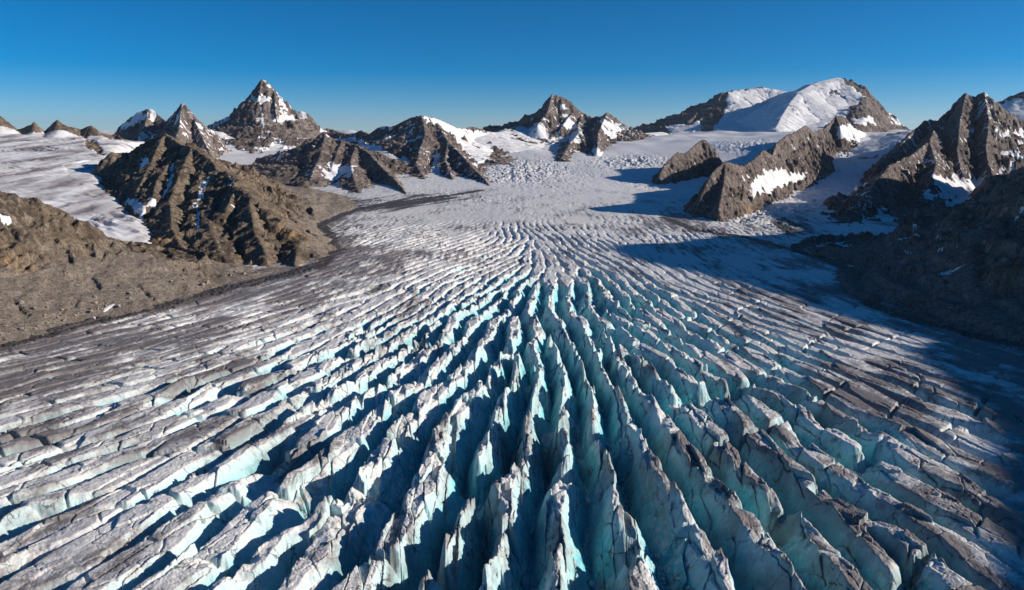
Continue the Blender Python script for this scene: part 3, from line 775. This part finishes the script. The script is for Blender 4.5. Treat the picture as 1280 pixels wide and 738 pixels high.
def phasor(x0, x1, y0, y1, step, lam, turn=0.0, sweeps=40, seed=1, coherent=True, wob=0.1):
    r = np.random.default_rng(seed)
    sp = lam * 0.62
    gx, gy = np.meshgrid(np.arange(x0 - 90, x1 + 90, sp), np.arange(y0 - 90, y1 + 90, sp))
    gx = gx + r.uniform(-.35, .35, gx.shape) * sp
    gy = gy + r.uniform(-.35, .35, gx.shape) * sp
    th = orient(gx, gy) + turn + wob * r.standard_normal(gx.shape)
    kk = 2 * math.pi / (lam * np.interp(gy, [300, 480, 700, 1250], [1.5, 1.12, 1.0, 0.72]) * np.exp(0.14 * r.standard_normal(gx.shape) + .28 * perlin(gx / 130, gy / 170, 19)))
    kx, ky = kk * np.cos(th), -kk * np.sin(th)
    ph = kx * gx + ky * gy if coherent else r.uniform(0, 6.283, gx.shape)
    sg = lam * 0.9
    n, m = gx.shape
    R_ = 4
    P = lambda a: np.pad(a, R_, constant_values=0)
    pgx, pgy, pkx, pky = P(gx), P(gy), P(kx), P(ky)
    ok = P(np.ones(gx.shape))
    for it in range(sweeps):
        pph = P(ph)
        Sx = np.zeros(gx.shape, complex)
        for di in range(-R_, R_ + 1):
            for dj in range(-R_, R_ + 1):
                if di == 0 and dj == 0:
                    continue
                sl = (slice(R_ + di, R_ + di + n), slice(R_ + dj, R_ + dj + m))
                dx, dy = gx - pgx[sl], gy - pgy[sl]
                w = ok[sl] * np.exp(-(dx * dx + dy * dy) / (2 * (sg * 1.2) ** 2))
                Sx += w * np.exp(1j * (pkx[sl] * dx + pky[sl] * dy + pph[sl]))
        own = np.exp(1j * ph) * np.abs(Sx) * 0.4
        ph = np.angle(Sx + own)
    xs, ys = np.arange(x0, x1, step), np.arange(y0, y1, step)
    Z = np.zeros((len(ys), len(xs)), np.complex64)
    rad = 2.6 * sg
    for a, b, c, d_, e in zip(gx.ravel(), gy.ravel(), kx.ravel(), ky.ravel(), ph.ravel()):
        i0, i1 = max(0, int((a - rad - x0) / step)), min(len(xs), int((a + rad - x0) / step) + 2)
        j0, j1 = max(0, int((b - rad - y0) / step)), min(len(ys), int((b + rad - y0) / step) + 2)
        if i0 >= i1 or j0 >= j1:
            continue
        ex, ey = xs[i0:i1] - a, ys[j0:j1] - b
        gxx = np.exp(-ex * ex / (2 * sg * sg)) * np.exp(1j * (c * ex + e))
        gyy = np.exp(-ey * ey / (2 * sg * sg)) * np.exp(1j * d_ * ey)
        Z[j0:j1, i0:i1] += gyy[:, None] * gxx[None, :]
    return Z

def sample(Z, x0, y0, step, X, Y):
    fx = np.clip((X - x0) / step, 0, Z.shape[1] - 1.001)
    fy = np.clip((Y - y0) / step, 0, Z.shape[0] - 1.001)
    i, j = fx.astype(np.int32), fy.astype(np.int32)
    fx, fy = (fx - i).astype(F32), (fy - j).astype(F32)
    return (Z[j, i] * (1 - fx) + Z[j, i + 1] * fx) * (1 - fy) + (Z[j + 1, i] * (1 - fx) + Z[j + 1, i + 1] * fx) * fy

BX0, BX1, BY0, BY1 = -800, 800, 170, 1750
ZA = phasor(BX0, BX1, BY0, BY1, 2.2, 21.0, seed=3, sweeps=16, wob=0.13)
ZB = phasor(BX0, BX1, BY0, BY1, 2.5, 46.0, turn=math.radians(68), sweeps=3, seed=8, coherent=False)
print('phasor %.1fs' % (time.time() - T0))

# polar sheet: fine where the tongue is near, coarse far away
th = np.concatenate([np.linspace(-62, -43, 60, endpoint=False), np.linspace(-43, 43, 1440, endpoint=False), np.linspace(43, 62, 60)])
rr = [150.0]
while rr[-1] < 28000:
    r_ = rr[-1]
    rr.append(r_ * (1 + np.interp(r_, [150, 240, 260, 700, 1500, 3500, 9000, 28000], [.01, .008, .0017, .0017, .0035, .006, .02, .15])))
rr = np.array(rr)
TH, RR = np.meshgrid(np.radians(th), rr)
X, Y = (RR * np.sin(TH)).astype(F32), (RR * np.cos(TH)).astype(F32)
TH0 = TH.astype(F32)
del TH, RR
print('sheet', X.shape)
depth, gap, silt = [a.astype(F32) for a in ctrl(X, Y)]
# long warp + small jaggedness so the walls are not smooth ribbons
jw = np.clip(depth / 20, 0.2, 1)
wx = X + 1.3 * perlin(X / 17, Y / 17, 31) + jw * .8 * perlin(X / 6, Y / 6, 32) + jw * .35 * perlin(X / 2.2, Y / 2.2, 33)
wy = Y + 1.3 * perlin(X / 17, Y / 17, 34) + jw * .8 * perlin(X / 6, Y / 6, 35) + jw * .35 * perlin(X / 2.2, Y / 2.2, 36)
za = sample(ZA, BX0, BY0, 2.2, wx, wy)
zb = sample(ZB, BX0, BY0, 2.5, wx, wy)
u = np.angle(za) / F32(math.pi)
u2 = np.angle(zb) / F32(math.pi)
del za, zb
# crest shifted so the gentler side faces the valley side it leans to
az = np.arctan2(X, Y)
cs = np.interp(az, [-.7, -.25, 0, .3, .7], [-.6, -.5, -.1, .2, .3]).astype(F32)
uu = np.where(u < cs, (cs - u) / (1 + cs), (u - cs) / (1 - cs))          # 0 crest .. 1 trough
# crevasses open and close along the ice; only the central ones gape everywhere
om = perlin(X / 55, Y / 70, 47) + 0.7 * perlin(X / 24, Y / 34, 48)
wild = 1 - sstep(.55, .9, gap)
gap = np.clip(gap * (1 + om * (.25 + .55 * wild)), .14, .97)
depth = depth * np.clip(1 + om * (.15 + .75 * wild), .2, 1.9)
f = np.clip((uu - (1 - gap)) / gap, 0, 1)
f = f ** 1.15
crest = 1 - f
ori = np.interp(az, [-.7, -.3, 0, .35, .7], [.42, .42, 0, -.36, -.5]).astype(F32)
al, ac = wx * np.sin(ori) + wy * np.cos(ori), wx * np.cos(ori) - wy * np.sin(ori)
e1, v1, l1, t1 = blocks(ac / 13, al / 34, 3)
e2, v2, l2, t2 = blocks(ac / 6.5, al / 11, 91)
lumps = fbm(X / 60, Y / 60, 3, 41) * 0.7 + (v1 - .5) * 1.0 + l1 * (t1 - .5) * 2.2
jag = (v2 - .5) * 1.1 + l2 * (t2 - .5) * 1.8 + 0.35 * perlin(X / 4, Y / 4, 45)
sharp = np.clip(gap * 1.9 - .75, 0.1, 1) * np.interp(az, [-.6, -.15, .05], [.5, .8, 1]).astype(F32)
fin = -depth * f * (0.85 + 0.3 * perlin(X / 60, Y / 60, 46))
fin += crest * (depth * (0.12 + 0.14 * sharp) * lumps + depth * 0.06 * jag * sharp)
# cross cracks
cm = sstep(0.05, 0.5, perlin(X / 38, Y / 38, 51) + 0.25)
cen = sstep(.7, .9, gap)
cut = np.maximum(sstep(0.90, 0.975, np.abs(u2)) * cm, cen * sstep(0.55, 1.0, np.abs(u2)) * cm)
fin -= cut * np.where(cen > .5, depth * 0.62, np.minimum(depth * 0.55, 10)) * (0.3 + 0.7 * crest)
crack = 1 - sstep(0.02, 0.075, e1)
crack2 = (1 - sstep(0.02, 0.09, e2)) * sstep(0.0, 0.4, perlin(X / 30, Y / 30, 52))
fin -= crack * crest * np.minimum(depth * 0.2, 4.5) * sstep(-.2, .3, perlin(X / 50, Y / 50, 53)) + crack2 * crest * np.minimum(depth * .05, .8)
# trough floor filled with rubble
floor = -depth * 0.84 + 1.8 * ridged(X / 5, Y / 5, 3, 55)
fin = np.where(fin < floor, floor + (fin - floor) * .25, fin)
# weathered top
fin += (0.28 * fbm(X / 5, Y / 5, 3, 58) + 0.2 * perlin(X / 1.1, Y / 1.1, 59)) * np.clip(depth / 6, .3, 1)
inb = sstep(0, 500, 1650 - Y) * sstep(0, 80, X + 780) * sstep(0, 80, 780 - X)
z = base(X, Y).astype(F32)
hum = ridged(X / 26, Y / 20, 3, 61) - 0.6
hx, hy = X + 14 * fbm(X / 40, Y / 40, 2, 67), Y + 14 * fbm(X / 40, Y / 40, 2, 68)
e3, v3, l3, t3 = blocks(hx / 15, hy / 10, 17)
hum2 = ((v3 - .5) * .9 + l3 * (t3 - .5) - .5 * (1 - sstep(.02, .3, e3))) * (0.35 + 1.0 * sstep(-.4, .5, perlin(X / 120, Y / 150, 69)))
r_ = np.hypot(X, Y)
chaos = 1.8 * sstep(900, 1400, r_) * (1 - sstep(2300, 3000, r_)) * (0.6 + 0.6 * perlin(X / 220, Y / 260, 65))
pxx, pyy = project(X, Y, z)
ice_fall = np.exp(-((pxx - 650) / 55) ** 2 - ((pyy - 214) / 14) ** 2) + np.exp(-((pxx - 790) / 45) ** 2 - ((pyy - 203) / 8) ** 2) + .8 * np.exp(-((pxx - 960) / 60) ** 2 - ((pyy - 268) / 18) ** 2) \
    + .8 * np.exp(-((pxx - 1015) / 60) ** 2 - ((pyy - 216) / 22) ** 2) + .8 * np.exp(-((pxx - 1080) / 40) ** 2 - ((pyy - 190) / 9) ** 2) + .6 * np.exp(-((pxx - 940) / 50) ** 2 - ((pyy - 184) / 8) ** 2) + .6 * np.exp(-((pxx - 850) / 60) ** 2 - ((pyy - 228) / 8) ** 2)
z = z + inb * fin + chaos * (hum * 0.8 + hum2 * 0.8) + ice_fall * (3.2 * hum2 + 16 * (ridged(hx / 55, hy / 17, 3, 83) - .62)) + (1 - inb) * 0
# silt, debris margins, snow
dl = seg_dist(X, Y, EDGE_L)
dr = seg_dist(X, Y, EDGE_R)
wob = 1 + .5 * fbm(X / 40, Y / 40, 3, 71)
debris = np.clip(np.exp(-dl / 16 * wob) * 1.2, 0, 1) + np.clip(np.exp(-dr / 14 * wob) * 1.1, 0, 1)
silt = silt + 0.45 * np.exp(-dl / 50) + 0.4 * np.exp(-dr / 70)
silt = silt * 1.0 + .34 * fbm(ac / 15, al / 95, 3, 72) + 0.12 * sstep(.1, .5, az) * sstep(700, 400, Y) + 0.36 * fbm(X / 70, Y / 110, 3, 73) + 0.15 * (lumps) * crest
mor = seg_dist(X, Y, [ground(*p) for p in [(300, 212), (330, 226), (370, 246), (420, 257), (470, 258), (540, 248)]])
debris = np.maximum(debris, (np.exp(-(mor / 150) ** 2) * (0.62 + 0.5 * fbm((X - .55 * Y) / 26, (Y + .55 * X) / 240, 3, 77))))
debris = np.maximum(debris, np.exp(-((pxx - 985) / 45) ** 2 - ((pyy - 285) / 15) ** 2) * (0.7 + 0.5 * fbm(X / 20, Y / 120, 3, 79)))
silt = silt + .22 * crest * sstep(.1, .5, perlin(X / 24, Y / 30, 81) + .15) * sstep(-.1, .2, az) * sstep(900, 600, r_)
e4, v4, l4, t4 = blocks(X / 3.2, Y / 3.2, 23)
z = z + np.clip(debris, 0, 1) * sstep(1300, 900, r_) * ((v4 - .4) * 2.2 + l4 * 1.2)
far_snow = sstep(2700, 3300, Y + 250 * perlin(X / 300, Y / 300, 75))
far_snow = np.maximum(far_snow, 0.75 * sstep(1500, 2300, Y))
blue = np.clip(depth / 13, 0.2, 1) * (0.45 + 0.55 * sstep(0.1, 0.6, f)) * np.interp(az, [-.6, -.1, .1], [.85, 1.05, 1.25])  # blue ice low in walls; shade tint painted in: more teal right, less on sunlit left
near = 1 - sstep(600, 1000, r_)
side = sstep(40, 160, -X - np.interp(Y, [p[1] for p in EDGE_L], [-p[0] for p in EDGE_L])) * (Y < 1500)
V = np.stack([X, Y, z], -1).reshape(-1, 3)
Fc = grid_faces(*X.shape)[:, ::-1]
AT = {'dirt': silt.reshape(-1), 'debris': np.clip(debris, 0, 1).reshape(-1), 'snow': np.clip(far_snow - debris, 0, 1).reshape(-1), 'blue': blue.reshape(-1), 'near': near.reshape(-1)}
# the big ice fins in front are bodies of their own, parted by the crevasses round them
sel = np.nonzero((rr > 235) & (rr < 560))[0]
r0, r1 = sel[0], sel[-1]
q = lambda a: (a[r0:r1, :-1] + a[r0 + 1:r1 + 1, 1:]) * .5
core = (q(f) < .80) & (q(cut) < .6) & (q(depth) > 9) & (np.abs(q(TH0)) < .66)
lab = components(core)
FX, FY = q(X), q(Y)
fpx, fpy = project(FX, FY, q(z))
ids, cnt = np.unique(lab[lab >= 0], return_counts=True)
grow = lab.copy()
soft = (q(f) < .965) & (np.abs(q(TH0)) < .68)
for _ in range(26):
    p_ = np.pad(grow, 1, constant_values=-1)
    nb = np.maximum.reduce([p_[:-2, 1:-1], p_[2:, 1:-1], p_[1:-1, :-2], p_[1:-1, 2:]])
    grow = np.where((grow < 0) & soft, nb, grow)
fins = {}
for k_ in ids[cnt > 600]:
    m_ = lab == k_
    crestm = m_ & (q(f) < .3)
    if not crestm.any():
        continue
    ix, iy = fpx[crestm], fpy[crestm]
    vis = (ix > 5) & (ix < 1275) & (iy < 734)
    if vis.sum() < 90:
        continue
    fins[k_] = (ix, iy, float(np.ptp(FY[m_])), float(q(silt)[m_].mean()), float(np.median(q(depth)[m_])))
named = {}
taken = set()
for k_, (ix, iy, ln, dr_, dp) in fins.items():
    n_ = np.argmin(np.hypot(ix - np.median(ix[(iy < 734) & (ix > 5) & (ix < 1275)]), iy - np.median(iy[(iy < 734) & (ix > 5) & (ix < 1275)])))
    xa, ya = round(ix[n_] / 12.8), round((738 - iy[n_]) / 7.38)
    while (xa, ya) in taken:
        xa += 1
    taken.add((xa, ya))
    a_ = 'long' if ln > 150 else 'short' if ln < 75 else 'middling'
    b_ = 'silt stained' if dr_ > .42 else 'clean'
    s_ = 'teal sided' if ix[n_] > 600 else 'sunlit'
    named[k_] = '%s %s %s ice fin, its crest %d%% across and %d%% up the photo' % (a_, b_, s_, xa, ya)
print('fins', len(fins), 'named', len(named))
base_id = np.full((X.shape[0] - 1, X.shape[1] - 1), -1, np.int64)
base_id[r0:r1] = np.where(np.isin(grow, list(named)), grow, -1)
base_id = base_id.ravel()
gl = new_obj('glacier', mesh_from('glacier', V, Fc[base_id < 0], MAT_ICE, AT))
setp(gl, 'wide crevassed glacier flowing down the whole valley floor', 'glacier', None, 'structure')
for k_, lb in named.items():
    o = new_obj('ice_fin', mesh_from('ice_fin', V, Fc[base_id == k_], MAT_ICE, AT))
    setp(o, lb, 'ice fin', 'ice fins between the crevasses')
    print('  ', lb)
print('glacier %d faces %.1fs' % (len(Fc), time.time() - T0))

# ------------------------------------------------------------------ loose blocks
def surface(x, y):
    """height of the top surface at ground spots (slopes and ice)"""
    zz = base(x, y)
    for x0_, y0_, r_s, hh_ in FIELDS:
        i, j = ((x - x0_) / r_s).astype(int), ((y - y0_) / r_s).astype(int)
        ok = (i >= 0) & (j >= 0) & (i < hh_.shape[1]) & (j < hh_.shape[0])
        zz = np.where(ok, np.maximum(zz, hh_[np.clip(j, 0, hh_.shape[0] - 1), np.clip(i, 0, hh_.shape[1] - 1)]), zz)
    return zz

def land(px, py):
    """first surface met along a sight line"""
    dx, dy, dz = ray(px, py)
    Yv = np.arange(250, 2500, 1.0)
    xv, zv = dx / dy * Yv, H + dz / dy * Yv
    hit = np.nonzero(surface(xv, Yv) > zv)[0]
    if not len(hit):
        return None
    k_ = hit[0]
    return xv[k_], Yv[k_], float(surface(xv[k_:k_ + 1], Yv[k_:k_ + 1])[0])

def stone_mat(name, a, b, sc, blu=None):
    t = NT(name, 0.85, 0.25)
    n = t.noise(sc, 6, 0.7)
    c_ = t.mix(t.ramp(n, .35, .65), a, b)
    if blu:
        c_ = t.mix(t.ramp(t.noise(sc * .4, 3, .6), .5, .65), c_, blu)
    t.color(c_)
    t.bump(t.noise(sc * 3, 5, .7), .7, .35)
    return t.m
MAT_BOULDER = stone_mat('boulder_rock', (0.20, 0.16, 0.13), (0.44, 0.38, 0.33), 0.9)
MAT_DARKST = stone_mat('dark_boulder_rock', (0.05, 0.042, 0.038), (0.14, 0.115, 0.10), 0.8)
MAT_BLOCK = stone_mat('ice_block', (0.62, 0.70, 0.71), (0.42, 0.60, 0.64), 0.7, (0.2, 0.17, 0.15))

def stone_mesh(name, mat, seed, cuts=9, flat=1.0):
    """an angular stone: a ball cut by planes, then roughened"""
    import bmesh
    from mathutils import Vector as Vc
    r = np.random.default_rng(seed)
    bm = bmesh.new()
    bmesh.ops.create_icosphere(bm, subdivisions=3, radius=1.0)
    pl = [(Vc(r.normal(size=3)).normalized(), r.uniform(.5, .82)) for _ in range(cuts)]
    for v in bm.verts:
        p = v.co.copy()
        for n_, d_ in pl:
            e_ = p.dot(n_) - d_
            if e_ > 0:
                p -= n_ * e_ * .93
        p += v.co * .05 * float(perlin(np.array([p.x * 3 + seed]), np.array([p.y * 3 + p.z * 2]), 3)[0])
        p.z *= flat
        v.co = p
    me = bpy.data.meshes.new(name)
    bm.to_mesh(me)
    bm.free()
    me.materials.append(mat)
    return me

def scatter(name, label, cat, group, meshes, spots, sizes):
    r = np.random.default_rng(len(spots))
    for k_, (sx, sy, sz) in enumerate(spots):
        o = new_obj(name, meshes[k_ % len(meshes)])
        s_ = sizes[k_]
        o.location = (sx, sy, sz + s_ * .28)
        o.rotation_euler = (r.uniform(-.3, .3), r.uniform(-.3, .3), r.uniform(0, 6.28))
        o.scale = (s_ * r.uniform(.8, 1.3), s_ * r.uniform(.8, 1.1), s_ * r.uniform(.7, 1))
        setp(o, label, cat, group)

r_b = np.random.default_rng(77)
B1 = [stone_mesh('boulder', MAT_BOULDER, 10 + k_, 9, .8) for k_ in range(4)]
poly = [(0, 338), (90, 372), (160, 345), (250, 340), (372, 338), (330, 348), (255, 362), (190, 381), (90, 404), (0, 428)]
spots = []
while len(spots) < 85:
    a_, b_ = r_b.uniform(0, 375), r_b.uniform(336, 428)
    if r_b.random() < .65:      # most lie low, by the ice
        b_ = np.interp(a_, [0, 100, 190, 255, 370], [424, 398, 376, 357, 338]) - abs(r_b.normal(0, 10))
    if in_poly(np.array([a_]), np.array([b_]), poly)[0]:
        p_ = land(a_, b_)
        if p_:
            spots.append(p_)
scatter('boulder', 'small pale boulder lying loose on the brown scree above the left ice edge', 'boulder', 'boulders on the left scree', B1, spots, r_b.uniform(.7, 1.7, 85) + (r_b.random(85) < .25) * 1.5)
B2 = [stone_mesh('dark_boulder', MAT_DARKST, 30 + k_, 10, .85) for k_ in range(4)]
spots = []
while len(spots) < 45:
    a_ = r_b.uniform(1120, 1278)
    b_ = np.interp(a_, [1120, 1190, 1280], [391, 411, 431]) - abs(r_b.normal(0, 7)) + 3
    p_ = land(a_, b_)
    if p_:
        spots.append(p_)
scatter('dark_boulder', 'dark boulder in the shaded rubble strip along the right ice edge', 'boulder', 'boulders along the right ice edge', B2, spots, r_b.uniform(.8, 2.0, 45))
# blocks fallen into the crevasses in front
B3 = [stone_mesh('ice_block', MAT_BLOCK, 50 + k_, 11, .85) for k_ in range(5)]
fl = np.nonzero((f > .86) & (depth > 22) & (pxx > 430) & (pxx < 900) & (Y > 262) & (Y < 400))
pick = r_b.choice(len(fl[0]), 110, replace=False, p=(lambda w: w / w.sum())((1.0 / Y[fl] ** 2).astype(np.float64)))
spots = [(float(X[fl[0][k_], fl[1][k_]]), float(Y[fl[0][k_], fl[1][k_]]), float(z[fl[0][k_], fl[1][k_]])) for k_ in pick]
scatter('ice_block', 'loose ice block lying at the bottom of a crevasse between the front ice fins', 'ice block', 'ice blocks fallen into the crevasses', B3, spots, r_b.uniform(.7, 1.6, 110) + (r_b.random(110) < .15) * 1.2)
print('things %.1fs' % (time.time() - T0))

# ------------------------------------------------------------------ light
sd = (math.sin(SUN_AZ) * math.cos(SUN_EL), math.cos(SUN_AZ) * math.cos(SUN_EL), math.sin(SUN_EL))
L = bpy.data.lights.new('sun', 'SUN')
L.energy = 5.0
L.angle = math.radians(0.5)
L.color = (1.0, 0.91, 0.80)
lo = bpy.data.objects.new('sun', L)
COL.objects.link(lo)
lo.location = (800, -200, 900)
from mathutils import Vector
lo.rotation_euler = Vector(sd).to_track_quat('Z', 'Y').to_euler()
W = bpy.data.worlds.new('World')
S.world = W
W.use_nodes = True
nt = W.node_tree
sky = nt.nodes.new('ShaderNodeTexSky')
sky.sky_type = 'NISHITA'
sky.sun_disc = False
sky.sun_elevation = SUN_EL
sky.sun_rotation = SUN_AZ
sky.altitude = 2500
sky.air_density = 0.8
sky.dust_density = 0.0
sky.ozone_density = 4.5
bg = nt.nodes['Background']
bg.inputs['Strength'].default_value = 0.08
hs = nt.nodes.new('ShaderNodeHueSaturation')
hs.inputs['Saturation'].default_value = 1.42
hs.inputs['Hue'].default_value = 0.497
hs.inputs['Value'].default_value = 1.0
nt.links.new(sky.outputs[0], hs.inputs['Color'])
nt.links.new(hs.outputs[0], bg.inputs['Color'])
# thin air between here and the far peaks: one closed box round the camera and all the land
hm = bpy.data.meshes.new('haze')
hx0, hx1, hy0, hy1, hz0, hz1 = -60000, 60000, -3000, 60000, -400, 1100
hm.from_pydata([(x_, y_, z_) for z_ in (hz0, hz1) for y_ in (hy0, hy1) for x_ in (hx0, hx1)], [],
               [(0, 2, 3, 1), (4, 5, 7, 6), (0, 1, 5, 4), (2, 6, 7, 3), (0, 4, 6, 2), (1, 3, 7, 5)])
hmat = bpy.data.materials.new('haze_air')
hmat.use_nodes = True
hn = hmat.node_tree
hn.nodes.remove(hn.nodes['Principled BSDF'])
hv = hn.nodes.new('ShaderNodeVolumePrincipled')
hv.inputs['Color'].default_value = (0.72, 0.84, 1.0, 1)
hv.inputs['Density'].default_value = 0.9e-5
hv.inputs['Anisotropy'].default_value = 0.2
hn.links.new(hv.outputs[0], hn.nodes['Material Output'].inputs['Volume'])
hm.materials.append(hmat)
ho = new_obj('haze', hm)
setp(ho, 'thin clear blue air over the whole valley', 'haze', None, 'stuff')
S.view_settings.view_transform = 'Standard'
S.view_settings.look = 'None'
S.view_settings.gamma = 1
S.view_settings.exposure = 0.22
S.render.engine = 'CYCLES'
S.cycles.max_bounces = 4
S.cycles.diffuse_bounces = 3
S.cycles.use_denoising = True
print('script done %.1fs' % (time.time() - T0))
